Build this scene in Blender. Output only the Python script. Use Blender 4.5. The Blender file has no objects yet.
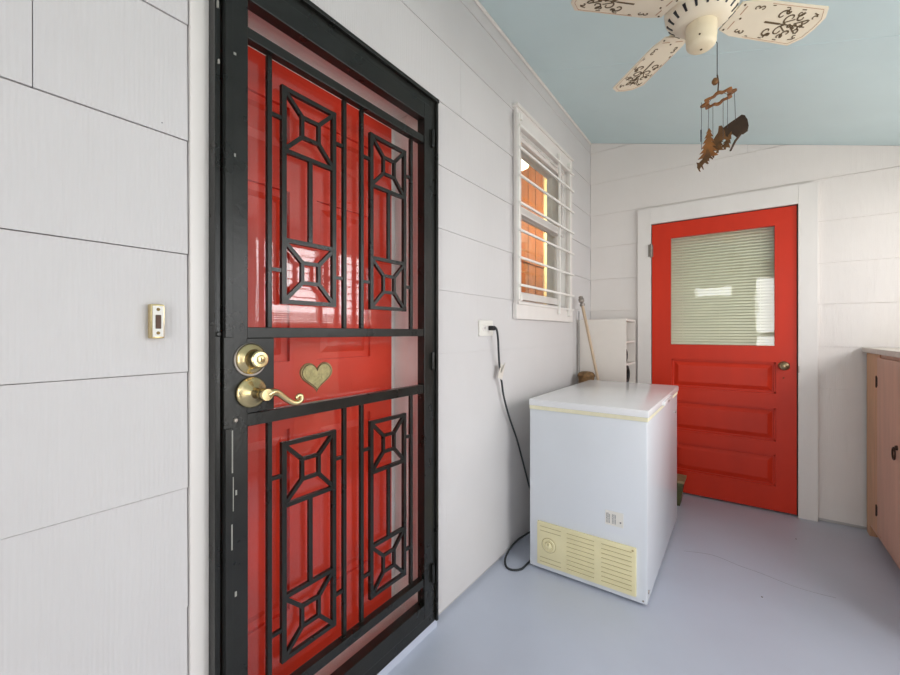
import bpy, bmesh, math, random
from mathutils import Vector, Matrix
random.seed(4)
S = bpy.context.scene
COL = S.collection
PI = math.pi

# ---------------------------------------------------------------- camera
cd = bpy.data.cameras.new('camera')
cam = bpy.data.objects.new('camera', cd)
COL.objects.link(cam)
cd.sensor_fit = 'HORIZONTAL'
cd.sensor_width = 36.0
cd.lens = 407.0 / 900.0 * 36.0
cd.shift_y = -5.0 / 900.0
cd.clip_start = 0.02
cam.location = (1.015, 0.0, 1.18)
cam.rotation_euler = (PI / 2, 0, math.radians(35.6))
S.camera = cam

# ---------------------------------------------------------------- exposure, sky
S.view_settings.view_transform = 'Standard'
S.view_settings.look = 'None'
S.view_settings.gamma = 1.0
S.view_settings.use_curve_mapping = False
S.view_settings.exposure = 0.50

W = bpy.data.worlds.new('sky')
S.world = W
W.use_nodes = True
bg = W.node_tree.nodes['Background']
bg.inputs[0].default_value = (0.80, 0.90, 1.0, 1)
bg.inputs[1].default_value = 1.6


def area(name, loc, rot, sx, sy, power, col):
    l = bpy.data.lights.new(name, 'AREA')
    l.shape = 'RECTANGLE'; l.size = sx; l.size_y = sy
    l.energy = power; l.color = col
    o = bpy.data.objects.new(name, l)
    o.location = loc; o.rotation_euler = rot
    COL.objects.link(o)
    return o


# daylight coming in through the window openings (right wall and near wall)
RW = 2.25      # inner face of right wall
NW = -1.7      # inner face of near wall
DAY = (1.0, 0.975, 0.95)
WIN_R = [(-1.35, 0.05), (0.72, 1.62), (1.78, 3.15)]      # the middle one is an unseen glazed door added to light the room
ZR = (1.22, 2.02)
ZB = 0.25                                                  # its glass starts here
for (a, b), pw_ in zip(WIN_R, (1.0, 16.5, 19.5)):
    za_ = ZB if a == WIN_R[1][0] else ZR[0]
    area('daylight_side', (RW + 0.20, (a + b) / 2, (ZR[1] + za_) / 2 - .03), (0, PI / 2 + math.radians(8), 0), ZR[1] - za_ + .06, b - a, pw_, DAY)
WIN_N = [(0.30, 0.92, 1.78, 2.04), (1.17, 2.10, 0.15, 2.14)]     # small high window, bright opening widened into a door for added fill
for (a, b, z0, z1), pw_ in zip(WIN_N, (1.6, 23)):
    area('daylight_near', ((a + b) / 2, NW - 0.20, (z0 + z1) / 2), (PI / 2 + math.radians(6), 0, 0), b - a, z1 - z0, pw_, (1.0, 0.95, 0.90))

# ---------------------------------------------------------------- materials
MATS = {}


def lin(c):
    return tuple(((v / 255.0) / 12.92 if v / 255.0 <= 0.04045 else ((v / 255.0 + 0.055) / 1.055) ** 2.4) for v in c)


def mat(name, rgb, rough=0.5, metal=0.0, spec=0.5, noise=0.0, nscale=8.0, bump=0.0, bscale=40.0,
        stretch=(1, 1, 1), coat=0.0, rvar=0.0):
    m = bpy.data.materials.new(name)
    m.use_nodes = True
    nt = m.node_tree
    b = nt.nodes['Principled BSDF']
    c = lin(rgb)
    b.inputs['Base Color'].default_value = (*c, 1)
    b.inputs['Roughness'].default_value = rough
    b.inputs['Metallic'].default_value = metal
    b.inputs['Specular IOR Level'].default_value = spec
    b.inputs['Coat Weight'].default_value = coat
    tc = nt.nodes.new('ShaderNodeTexCoord')
    mp = nt.nodes.new('ShaderNodeMapping')
    mp.inputs['Scale'].default_value = stretch
    nt.links.new(tc.outputs['Object'], mp.inputs['Vector'])
    if noise > 0:
        n = nt.nodes.new('ShaderNodeTexNoise')
        n.inputs['Scale'].default_value = nscale
        n.inputs['Detail'].default_value = 5
        nt.links.new(mp.outputs[0], n.inputs['Vector'])
        r = nt.nodes.new('ShaderNodeValToRGB')
        r.color_ramp.elements[0].position = 0.3
        r.color_ramp.elements[1].position = 0.7
        r.color_ramp.elements[0].color = (*[max(0, v * (1 - noise)) for v in c], 1)
        r.color_ramp.elements[1].color = (*[min(1, v * (1 + noise)) for v in c], 1)
        nt.links.new(n.outputs['Fac'], r.inputs[0])
        nt.links.new(r.outputs[0], b.inputs['Base Color'])
        if rvar > 0:
            mr = nt.nodes.new('ShaderNodeMapRange')
            mr.inputs['To Min'].default_value = max(0.02, rough - rvar)
            mr.inputs['To Max'].default_value = min(1, rough + rvar)
            nt.links.new(n.outputs['Fac'], mr.inputs['Value'])
            nt.links.new(mr.outputs[0], b.inputs['Roughness'])
    if bump > 0:
        n2 = nt.nodes.new('ShaderNodeTexNoise')
        n2.inputs['Scale'].default_value = bscale
        n2.inputs['Detail'].default_value = 4
        nt.links.new(mp.outputs[0], n2.inputs['Vector'])
        bu = nt.nodes.new('ShaderNodeBump')
        bu.inputs['Strength'].default_value = bump
        bu.inputs['Distance'].default_value = 0.01
        nt.links.new(n2.outputs['Fac'], bu.inputs['Height'])
        nt.links.new(bu.outputs[0], b.inputs['Normal'])
    MATS[name] = m
    return m


def siding_mat(name, rgb, axis):
    """white painted fibre shingles: embossed vertical wood grain that swirls here and there"""
    m = mat(name, rgb, rough=0.55, spec=0.35, noise=0.02, nscale=3.0)
    nt = m.node_tree
    b = nt.nodes['Principled BSDF']
    tc = nt.nodes['Texture Coordinate']
    mp = nt.nodes.new('ShaderNodeMapping')
    mp.inputs['Scale'].default_value = (1, 1, 0.22)
    nt.links.new(tc.outputs['Object'], mp.inputs['Vector'])
    w = nt.nodes.new('ShaderNodeTexWave')
    w.wave_type = 'BANDS'
    w.bands_direction = axis
    w.inputs['Scale'].default_value = 34
    w.inputs['Distortion'].default_value = 9.0
    w.inputs['Detail'].default_value = 2.5
    w.inputs['Detail Scale'].default_value = 0.35
    nt.links.new(mp.outputs[0], w.inputs['Vector'])
    n = nt.nodes.new('ShaderNodeTexNoise')
    n.inputs['Scale'].default_value = 90
    mp2 = nt.nodes.new('ShaderNodeMapping')
    mp2.inputs['Scale'].default_value = (1, 1, 0.05)
    nt.links.new(tc.outputs['Object'], mp2.inputs['Vector'])
    nt.links.new(mp2.outputs[0], n.inputs['Vector'])
    a = nt.nodes.new('ShaderNodeMath'); a.operation = 'MULTIPLY_ADD'
    a.inputs[1].default_value = 0.8
    nt.links.new(n.outputs['Fac'], a.inputs[0])
    nt.links.new(w.outputs['Fac'], a.inputs[2])
    bu = nt.nodes.new('ShaderNodeBump')
    bu.inputs['Strength'].default_value = 0.23
    bu.inputs['Distance'].default_value = 0.0022
    nt.links.new(a.outputs[0], bu.inputs['Height'])
    nt.links.new(bu.outputs[0], b.inputs['Normal'])
    return m


WHITE = (214, 210, 208)
siding_mat('siding_side', (207, 203, 202), 'Y')
siding_mat('siding_end', (224, 217, 212), 'X')  # lighter copy of the same siding, making up for weak light there
mat('trim_white', (226, 220, 215), rough=0.42, noise=0.02, nscale=12, bump=0.06, bscale=60, stretch=(1, 1, 0.3))
mat('backer', (186, 181, 177), rough=0.9, noise=0.1)
mat('jamb_white', (243, 240, 236), rough=0.5, noise=0.03, bump=0.05, bscale=30)
mat('ceiling_blue', (208, 226, 228), rough=0.65, spec=0.3, noise=0.03, nscale=2.5, bump=0.04, bscale=25)
mat('floor_paint', (190, 195, 209), rough=0.34, spec=0.45, noise=0.045, nscale=2.2, bump=0.10, bscale=7, rvar=0.08)
mat('red_front', (216, 52, 26), rough=0.42, noise=0.05, nscale=5, bump=0.05, bscale=50)
mat('red_back', (203, 48, 22), rough=0.42, spec=0.28, noise=0.04, nscale=4, bump=0.08, bscale=18, stretch=(3, 1, 0.6), rvar=0.08)
mat('iron', (26, 26, 23), rough=0.30, spec=0.38, noise=0.25, nscale=14, bump=0.05, bscale=90, rvar=0.1)
mat('iron_worn', (150, 148, 140), rough=0.5, noise=0.2)
mat('rubber', (18, 18, 18), rough=0.6, noise=0.1)
mat('brass', (214, 194, 146), rough=0.27, metal=1.0, noise=0.06, nscale=20)
mat('brass_dark', (90, 74, 44), rough=0.35, metal=1.0, noise=0.1)
mat('patina', (178, 170, 120), rough=0.42, metal=0.65, noise=0.22, nscale=70, bump=0.5, bscale=120)
mat('enamel', (216, 219, 224), rough=0.26, spec=0.5, noise=0.012, nscale=5, coat=0.15)
mat('enamel_lid', (230, 229, 230), rough=0.22, spec=0.5, noise=0.015, nscale=6, coat=0.2)
mat('gasket', (228, 222, 192), rough=0.6, noise=0.06, nscale=20)
mat('grille_yellow', (228, 218, 176), rough=0.5, noise=0.05, nscale=10)
mat('slot_dark', (168, 154, 110), rough=0.8, noise=0.1)
mat('black_plastic', (24, 24, 26), rough=0.45, noise=0.1)
mat('plate_white', (226, 222, 214), rough=0.4, noise=0.02)
mat('tag_white', (216, 208, 198), rough=0.6, noise=0.12, nscale=90)
mat('print_grey', (128, 126, 132), rough=0.7, noise=0.1)
mat('cord_grey', (44, 48, 50), rough=0.5, noise=0.08)
mat('fan_cream', (222, 210, 188), rough=0.45, noise=0.03, nscale=12)
mat('fan_cream_low', (224, 210, 180), rough=0.45, noise=0.03)
mat('stencil', (92, 74, 48), rough=0.7, noise=0.2, nscale=60)
mat('stencil_light', (176, 136, 104), rough=0.7, noise=0.1)
mat('rust', (104, 70, 34), rough=0.55, metal=0.25, noise=0.5, nscale=26, bump=0.15)
mat('rust_dark', (64, 44, 26), rough=0.55, metal=0.25, noise=0.4, nscale=22)
mat('rust_orange', (132, 84, 38), rough=0.5, metal=0.25, noise=0.45, nscale=26)
mat('chain_dark', (64, 70, 78), rough=0.4, metal=0.7, noise=0.1)
mat('shelf_white', (224, 216, 208), rough=0.55, noise=0.02)
mat('stick_wood', (184, 160, 134), rough=0.5, noise=0.12, nscale=20, stretch=(1, 1, 0.1))
mat('dull_metal', (150, 142, 134), rough=0.4, metal=0.7, noise=0.2, nscale=30)
mat('wicker', (122, 90, 54), rough=0.7, noise=0.45, nscale=40, bump=0.5, bscale=90)
mat('green_tin', (74, 76, 44), rough=0.5, noise=0.3, nscale=16)
mat('tan_rim', (150, 128, 92), rough=0.6, noise=0.2, nscale=20)
mat('cabinet_pink', (214, 172, 148), rough=0.5, noise=0.07, nscale=5, stretch=(4, 4, 0.5), bump=0.04, bscale=30)
mat('cabinet_edge', (214, 166, 128), rough=0.55, noise=0.10, nscale=8, stretch=(4, 4, 0.5))
mat('counter_top', (206, 196, 184), rough=0.35, noise=0.06, nscale=30)
mat('dark_bronze', (66, 46, 36), rough=0.4, metal=0.6, noise=0.2)
mat('knob_bronze', (140, 120, 92), rough=0.28, metal=0.9, noise=0.2, nscale=30)
mat('blind', (247, 245, 216), rough=0.55, noise=0.03)
mat('bar_white', (234, 230, 224), rough=0.35, noise=0.02)
mat('kitchen_wood', (136, 80, 50), rough=0.4, noise=0.25, nscale=6, stretch=(5, 5, 0.5))
mat('kitchen_cream', (240, 226, 186), rough=0.6, noise=0.03)
mat('curtain', (216, 210, 190), rough=0.8, noise=0.1, nscale=5, stretch=(8, 8, 0.3))
mat('ground', (120, 128, 100), rough=0.9, noise=0.2, nscale=1.5)

# pane of clear glass: mirror-like reflection by Fresnel over plain transmission
gm = bpy.data.materials.new('glass_pane')
gm.use_nodes = True
nt = gm.node_tree
nt.nodes.clear()
out = nt.nodes.new('ShaderNodeOutputMaterial')
mx = nt.nodes.new('ShaderNodeMixShader')
tr = nt.nodes.new('ShaderNodeBsdfTransparent')
tr.inputs[0].default_value = (0.995, 1.0, 0.998, 1)
gl = nt.nodes.new('ShaderNodeBsdfGlossy')
gl.inputs['Roughness'].default_value = 0.012
lw = nt.nodes.new('ShaderNodeLayerWeight')
lw.inputs['Blend'].default_value = 0.5
pw = nt.nodes.new('ShaderNodeMath'); pw.operation = 'POWER'; pw.inputs[1].default_value = 5
nt.links.new(lw.outputs['Facing'], pw.inputs[0])
fr = nt.nodes.new('ShaderNodeMath'); fr.operation = 'MULTIPLY_ADD'
fr.inputs[1].default_value = 0.955; fr.inputs[2].default_value = 0.045
nt.links.new(pw.outputs[0], fr.inputs[0])
nz = nt.nodes.new('ShaderNodeTexNoise'); nz.inputs['Scale'].default_value = 3
bu = nt.nodes.new('ShaderNodeBump'); bu.inputs['Strength'].default_value = 0.08; bu.inputs['Distance'].default_value = 0.01
nt.links.new(nz.outputs['Fac'], bu.inputs['Height'])
nt.links.new(bu.outputs[0], gl.inputs['Normal'])
nt.links.new(fr.outputs[0], mx.inputs[0])
nt.links.new(tr.outputs[0], mx.inputs[1])
nt.links.new(gl.outputs[0], mx.inputs[2])
nt.links.new(mx.outputs[0], out.inputs[0])
MATS['glass_pane'] = gm

em = bpy.data.materials.new('lamp_glow')
em.use_nodes = True
eb = em.node_tree.nodes['Principled BSDF']
eb.inputs['Base Color'].default_value = (1, 0.95, 0.8, 1)
eb.inputs['Emission Color'].default_value = (1.0, 0.86, 0.58, 1)
eb.inputs['Emission Strength'].default_value = 4.0
MATS['lamp_glow'] = em


# ---------------------------------------------------------------- mesh helpers
class MB:
    def __init__(s):
        s.bm = bmesh.new()

    def box(s, a, b, bev=0.0):
        v = []
        for x in (a[0], b[0]):
            for y in (a[1], b[1]):
                for z in (a[2], b[2]):
                    v.append(s.bm.verts.new((x, y, z)))
        fs = []
        for q in ((0, 1, 3, 2), (4, 6, 7, 5), (0, 4, 5, 1), (2, 3, 7, 6), (0, 2, 6, 4), (1, 5, 7, 3)):
            fs.append(s.bm.faces.new([v[i] for i in q]))
        if bev > 0:
            es = list({e for f in fs for e in f.edges})
            bmesh.ops.bevel(s.bm, geom=es, offset=bev, segments=2, affect='EDGES', profile=0.6)
        return s

    def frame(s, ax, d0, d1, a0, a1, z0, z1, wl, wr, wb, wt):
        """rectangular frame of four butted members; ax is the thin axis (0 = x, 1 = y)"""
        for (p, q, u, v) in ((a0, a0 + wl, z0, z1), (a1 - wr, a1, z0, z1), (a0 + wl, a1 - wr, z0, z0 + wb), (a0 + wl, a1 - wr, z1 - wt, z1)):
            if u == v or p == q: continue
            if ax == 0: s.box((d0, p, u), (d1, q, v))
            else: s.box((p, d0, u), (q, d1, v))
        return s

    def hexa(s, p):  # eight points in box order
        v = [s.bm.verts.new(q) for q in p]
        for q in ((0, 1, 3, 2), (4, 6, 7, 5), (0, 4, 5, 1), (2, 3, 7, 6), (0, 2, 6, 4), (1, 5, 7, 3)):
            s.bm.faces.new([v[i] for i in q])
        return s

    def bar(s, p, q, w, h, up=(1, 0, 0), bev=0.0):
        """rectangular bar from p to q, w across, h along up"""
        p = Vector(p); q = Vector(q); d = (q - p).normalized(); u = Vector(up)
        u = (u - d * u.dot(d)).normalized(); r = d.cross(u)
        pts = []
        for c in (p, q):
            for a in (-1, 1):
                for b in (-1, 1):
                    pts.append(c + r * a * w / 2 + u * b * h / 2)
        n0 = len(s.bm.faces)
        v = [s.bm.verts.new(t) for t in pts]
        fs = [s.bm.faces.new([v[i] for i in qq]) for qq in
              ((0, 1, 3, 2), (4, 6, 7, 5), (0, 4, 5, 1), (2, 3, 7, 6), (0, 2, 6, 4), (1, 5, 7, 3))]
        if bev > 0:
            es = list({e for f in fs for e in f.edges})
            bmesh.ops.bevel(s.bm, geom=es, offset=bev, segments=2, affect='EDGES', profile=0.6)
        return s

    def tube(s, pts, r, seg=10, cap=True, flat=None):
        pts = [Vector(p) for p in pts]
        n = len(pts)
        rs = r if isinstance(r, (list, tuple)) else [r] * n
        rings = []
        prev = None
        for i, p in enumerate(pts):
            d = (pts[min(i + 1, n - 1)] - pts[max(i - 1, 0)])
            if d.length < 1e-9: d = Vector((0, 0, 1))
            d.normalize()
            if prev is None:
                u = d.orthogonal().normalized()
            else:
                u = prev - d * prev.dot(d)
                u = u.normalized() if u.length > 1e-6 else d.orthogonal().normalized()
            prev = u
            w = d.cross(u)
            rings.append([s.bm.verts.new(p + (u * math.cos(2 * PI * k / seg) + w * math.sin(2 * PI * k / seg)) * rs[i]) for k in range(seg)])
        for i in range(n - 1):
            for k in range(seg):
                s.bm.faces.new((rings[i][k], rings[i][(k + 1) % seg], rings[i + 1][(k + 1) % seg], rings[i + 1][k]))
        if cap:
            s.bm.faces.new(rings[0][::-1]); s.bm.faces.new(rings[-1])
        return s

    def lathe(s, prof, c=(0, 0, 0), axis=(0, 0, 1), seg=32):
        """profile of (radius, height) turned about axis through c"""
        a = Vector(axis).normalized(); u = a.orthogonal().normalized(); w = a.cross(u); c = Vector(c)
        rings = []
        for r, h in prof:
            if r < 1e-6:
                rings.append([s.bm.verts.new(c + a * h)])
            else:
                rings.append([s.bm.verts.new(c + a * h + (u * math.cos(2 * PI * k / seg) + w * math.sin(2 * PI * k / seg)) * r) for k in range(seg)])
        for i in range(len(rings) - 1):
            A, B = rings[i], rings[i + 1]
            for k in range(seg):
                k2 = (k + 1) % seg
                if len(A) == 1 and len(B) == 1: continue
                if len(A) == 1: s.bm.faces.new((A[0], B[k2], B[k]))
                elif len(B) == 1: s.bm.faces.new((A[k], A[k2], B[0]))
                else: s.bm.faces.new((A[k], A[k2], B[k2], B[k]))
        if len(rings[0]) > 1: s.bm.faces.new(rings[0][::-1])
        if len(rings[-1]) > 1: s.bm.faces.new(rings[-1])
        return s

    def prism(s, poly, f0, f1):
        """poly of 2D points; f0, f1 map (a,b) to a 3D point on each face"""
        A = [s.bm.verts.new(f0(*p)) for p in poly]
        B = [s.bm.verts.new(f1(*p)) for p in poly]
        n = len(poly)
        s.bm.faces.new(A); s.bm.faces.new(B[::-1])
        for i in range(n):
            s.bm.faces.new((A[i], B[i], B[(i + 1) % n], A[(i + 1) % n]))
        return s

    def build(s, name, m, parent=None, smooth=False, origin=None, bevel=0.0, xf=None):
        if xf is not None:
            bmesh.ops.transform(s.bm, matrix=xf, verts=s.bm.verts)
        bmesh.ops.recalc_face_normals(s.bm, faces=s.bm.faces)
        if origin is not None:
            bmesh.ops.translate(s.bm, vec=-Vector(origin), verts=s.bm.verts)
        me = bpy.data.meshes.new(name)
        s.bm.to_mesh(me); s.bm.free()
        if smooth:
            for p in me.polygons: p.use_smooth = True
            me.set_sharp_from_angle(angle=math.radians(38))
        me.materials.append(MATS[m])
        o = bpy.data.objects.new(name, me)
        COL.objects.link(o)
        if parent is not None:
            o.parent = parent
            # every thing's empty sits at the base; children keep world coordinates
            o.matrix_parent_inverse = Matrix.Translation(-world_of(parent))
        if origin is not None:
            o.location = origin
        if bevel > 0:
            md = o.modifiers.new('bevel', 'BEVEL'); md.width = bevel; md.segments = 2; md.limit_method = 'ANGLE'
        return o


def world_of(o):
    # location of an object whose parents carry translation only
    v = Vector(o.location)
    p = o.parent
    if p is not None:
        v = world_of(p) + o.matrix_parent_inverse.translation + v
    return v


def tag(o, label=None, cat=None, group=None, kind=None):
    if label: o['label'] = label
    if cat: o['category'] = cat
    if group: o['group'] = group
    if kind: o['kind'] = kind
    return o


def thing(name, loc, label, cat, group=None, kind=None):
    o = bpy.data.objects.new(name, None)
    o.empty_display_size = 0.1
    COL.objects.link(o)
    o.location = loc
    return tag(o, label, cat, group, kind)


def arc(cx, cy, r, a0, a1, n):
    return [(cx + r * math.cos(a0 + (a1 - a0) * i / (n - 1)), cy + r * math.sin(a0 + (a1 - a0) * i / (n - 1))) for i in range(n)]


# ---------------------------------------------------------------- structure
SEAMS = [0.02, 0.295, 0.562, 0.831, 1.092, 1.357, 1.613, 1.875, 2.14, 2.40, 2.66, 2.92]
YB = 3.42


def CZ(x):
    return 2.75 - 0.278 * x


def cells(a0, a1, z0, z1, holes, ztop=None):
    """rectangles (a,b,z,z') that tile the wall area around the holes"""
    zs = sorted({z0, z1} | {z for h in holes for z in h[2:4] if z0 < z < z1})
    out = []
    for i in range(len(zs) - 1):
        za, zb = zs[i], zs[i + 1]
        cur = [(a0, a1)]
        for h in holes:
            if h[2] < zb - 1e-6 and h[3] > za + 1e-6:
                nx = []
                for (p, q) in cur:
                    if h[1] <= p or h[0] >= q: nx.append((p, q)); continue
                    if h[0] > p: nx.append((p, h[0]))
                    if h[1] < q: nx.append((h[1], q))
                cur = nx
        out += [(p, q, za, zb) for p, q in cur]
    return out


def wall(name, pt, a0, a1, z1, holes, joints, m, thick=0.12, seams=SEAMS, top=None, slits=(), fine=None):
    """pt(a, out, z) -> world. Shingle courses in front of a flat backer."""
    g = MB()
    base = MB()

    def quadbox(mb, p, q, za, zb, o0a, o0b, oi):
        def T(a, z):
            return min(z, top(a)) if top else z
        pts = [pt(p, oi, T(p, za)), pt(p, oi, T(p, zb)), pt(p, o0a, T(p, za)), pt(p, o0b, T(p, zb)),
               pt(q, oi, T(q, za)), pt(q, oi, T(q, zb)), pt(q, o0a, T(q, za)), pt(q, o0b, T(q, zb))]
        mb.hexa(pts)
    for (p, q, za, zb) in cells(a0, a1, 0.0, z1, holes):
        quadbox(base, p, q, za, zb, -0.0125, -0.0125, -thick)
    for i in range(len(seams) - 1):
        s0, s1 = seams[i], min(seams[i + 1], z1)
        if s0 >= z1: break
        gap = 0.0006
        js = sorted(j for (j, k) in joints if k == i)
        ed = [a0] + js + [a1]
        for e in range(len(ed) - 1):
            b0 = ed[e] + (0.0007 if e else 0); b1 = ed[e + 1] - (0.0007 if e < len(ed) - 2 else 0)
            for (p, q, za, zb) in cells(b0, b1, s0, s1 - gap, list(holes) + list(slits) + ([(a0, fine, s1 - .0019, s1 - gap)] if fine else [])):
                f = lambda z: -0.0035 * (z - s0) / (s1 - s0)
                cuts = [p, q]
                if top and abs(top(0) - top(1)) > 1e-6:
                    for z_ in (za, zb):
                        a_ = (top(0) - z_) / (top(0) - top(1))
                        if p < a_ < q: cuts.append(a_)
                cuts.sort()
                for u_, v_ in zip(cuts[:-1], cuts[1:]):
                    if top and za > top((u_ + v_) / 2) - 1e-4: continue
                    quadbox(g, u_, v_, za, zb, f(za), f(zb), -0.0135)
    root = base.build(name, 'backer')
    tag(root, kind='structure')
    g.build('siding_course', m, root)
    return root


# floor
fl = MB().box((-0.12, NW - 0.12, -0.12), (RW + 0.12, YB + 0.1, 0.0)).build('floor', 'floor_paint')
tag(fl, kind='structure')
# sloping ceiling with a sheet seam
cm = MB()
t = 0.06
x0, x1 = -0.12, RW + 0.12
cm.hexa([(x0, NW - 0.12, CZ(x0)), (x0, NW - 0.12, CZ(x0) + t), (x0, YB + .12, CZ(x0)), (x0, YB + .12, CZ(x0) + t),
         (x1, NW - 0.12, CZ(x1)), (x1, NW - 0.12, CZ(x1) + t), (x1, YB + .12, CZ(x1)), (x1, YB + .12, CZ(x1) + t)])
ce = cm.build('ceiling', 'ceiling_blue')
tag(ce, kind='structure')
for i, yy in enumerate((2.295,)):
    MB().hexa([(0.02, yy - .004, CZ(.02) - .0015), (0.02, yy - .004, CZ(.02) + .002), (0.02, yy + .004, CZ(.02) - .0015), (0.02, yy + .004, CZ(.02) + .002),
               (RW, yy - .004, CZ(RW) - .0015), (RW, yy - .004, CZ(RW) + .002), (RW, yy + .004, CZ(RW) - .0015), (RW, yy + .004, CZ(RW) + .002)]).build('seam_strip', 'ceiling_blue', ce)

# left wall (x = 0), opening for the front door and the kitchen window
DOOR_HOLE = (0.45, 1.24, 0.0, 2.065)
WIN_HOLE = (2.068, 2.83, 1.36, 2.31)
jl = [(0.155, 6), (1.502, 8), (-0.9, 5), (-1.1, 4), (0.319, 7), (-0.7, 8), (2.96, 5)]
wall('wall_left', lambda a, o, z: (o, a, z), NW, YB + .1, 2.765, [DOOR_HOLE, WIN_HOLE], jl, 'siding_side',
     top=lambda a: CZ(0) - 0.002, thick=0.14, slits=[(0.4022, 0.4045, 0, 2.2)], fine=0.42)

# back wall (y = YB), gable top
BD = (0.462, 1.304, 0.0, 1.996)
wall('wall_back', lambda a, o, z: (a, YB - o, z), 0.0, RW, 2.75, [(0.455, 1.311, 0.0, 2.003)],
     [(1.05, 9), (1.9, 6), (0.2, 3)], 'siding_end', top=lambda a: CZ(a) - 0.002, thick=0.14)
# right wall with its window band
wall('wall_right', lambda a, o, z: (RW - o, a, z), NW, YB, CZ(RW) + 0.01,
     [(a, b, ZB if i == 1 else ZR[0], ZR[1]) for i, (a, b) in enumerate(WIN_R)], [], 'siding_side', top=lambda a: CZ(RW) - 0.002)
# near wall, behind the camera
wall('wall_near', lambda a, o, z: (a, NW + o, z), 0.0, RW, 2.75,
     [(a, b, z0, z1) for a, b, z0, z1 in WIN_N], [], 'siding_end', top=lambda a: CZ(a) - 0.002)

# ground outside
g_ = MB().box((2.5, -14, -0.5), (16, 16, -0.42)).build('ground', 'ground'); tag(g_, kind='structure')
g_ = MB().box((-8, -14, -0.5), (2.5, -1.9, -0.42)).build('ground', 'ground'); tag(g_, kind='structure')

# trims
n = 0


def trim(a, b, m='trim_white', bev=0.002, name=None):
    global n
    n += 1
    o = MB().box(a, b, bev).build(name or 'trim_%d' % n, m)
    return tag(o, kind='structure')


trim((-0.004, 0.4048, 0.0), (0.006, 0.445, 2.14))                       # board left of the security door
o = MB().hexa([(0, NW, 2.730), (0, NW, 2.748), (0, YB, 2.730), (0, YB, 2.748), (.007, NW, 2.733), (.007, NW, 2.746), (.007, YB, 2.733), (.007, YB, 2.746)]).build('trim_ceiling', 'trim_white')
tag(o, kind='structure')
# painted sill below the door frame
trim((-0.14, 0.30, 0.0), (0.022, 1.30, 0.038), 'floor_paint')
# window head and right wall window frames
k = 0
for (a, b) in WIN_R:
    k += 1
    m_ = MB()
    z0, z1 = (ZB if k == 2 else ZR[0]), ZR[1]
    x = RW + 0.02
    m_.frame(0, x, x + .05, a, b, z0, z1, .045, .045, .045, .045)
    if k != 2: m_.box((x + .002, (a + b) / 2 - .03, z0 + .045), (x + .048, (a + b) / 2 + .03, z1 - .045))
    r = m_.build('window_%d' % (k + 1), 'trim_white'); tag(r, kind='structure')
    MB().box((RW - .05, a - .03, z0 - .03), (RW + .1, b + .03, z0)).build('window_sill', 'trim_white', r)
    # venetian slats over the lower part; far window: spaced ones added to break reflections
    if k == 2: continue
    bl = MB()
    zz = z0 + 0.01
    while zz < (z1 - .06 if k == 3 else z0 + .21):
        bl.hexa([(x - .012, a + .05, zz), (x - .012, a + .05, zz + .002), (x - .012, b - .05, zz), (x - .012, b - .05, zz + .002),
                 (x + .006, a + .05, zz + .012), (x + .006, a + .05, zz + .014), (x + .006, b - .05, zz + .012), (x + .006, b - .05, zz + .014)])
        zz += .017 if zz < z0 + .12 else (.075 if k == 3 else .017)
    bl.build('louvre', 'trim_white', r)
for (a, b, z0, z1) in WIN_N:
    k += 1
    m_ = MB()
    y = NW - .07
    m_.frame(1, y, y + .05, a, b, z0, z1, .05, .05, .05, .05)
    if z0 < 1: m_.box((a + .05, y + .002, (z0 + z1) / 2 - .03), (b - .05, y + .048, (z0 + z1) / 2 + .03))
    r = m_.build('window_%d' % (k + 1), 'trim_white'); tag(r, kind='structure')

# ------------------------------------------------ recess behind the security door: jamb and red front door (door_1)
j = MB()
j.frame(0, -0.20, -0.1402, 0.33, 1.30, 0.0, 2.12, .056, .097, 0, .116)
j.frame(0, -0.14, -0.0122, 0.435, 1.24, 0.0, 2.065, .017, .018, 0, .020)
o = j.build('trim_door_jamb', 'jamb_white', bevel=0.0015); tag(o, kind='structure')
o = MB().hexa([(-.2, .33, .0), (-.2, .33, .088), (-.2, 1.3, .0), (-.2, 1.3, .088), (-.005, .453, 0), (-.005, .453, .06), (-.005, 1.221, 0), (-.005, 1.221, .06)]).build('trim_threshold', 'jamb_white')
tag(o, kind='structure')

d1 = MB()
X0 = -0.135   # face of the red front door
ya, yb, za, zb = 0.388, 1.200, 0.092, 2.002
panels = []
cols = [(ya + .115, (ya + yb) / 2 - .05), ((ya + yb) / 2 + .05, yb - .115)]
rows = [(za + .22, .88), (1.09, 1.62), (1.73, zb - .12)]
for (p, q, z0, z1) in cells(ya, yb, za, zb, [(c[0], c[1], r[0], r[1]) for c in cols for r in rows]):
    d1.box((X0 - .042, p, z0), (X0, q, z1))
door1 = d1.build('door_1', 'red_front')
tag(door1, 'red panelled front door seen through the glass of the black iron security door', 'door', kind='structure')
for c in cols:
    for r in rows:
        p = MB()
        p.box((X0 - .040, c[0], r[0]), (X0 - .012, c[1], r[1]))
        a, b, z0, z1 = c[0] + .022, c[1] - .022, r[0] + .022, r[1] - .022
        e = .022
        p.hexa([(X0 - .012, a, z0), (X0 - .012, a, z1), (X0 - .012, b, z0), (X0 - .012, b, z1),
                (X0 - .003, a + e, z0 + e), (X0 - .003, a + e, z1 - e), (X0 - .003, b - e, z0 + e), (X0 - .003, b - e, z1 - e)])
        p.build('door_panel', 'red_front', door1)

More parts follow.
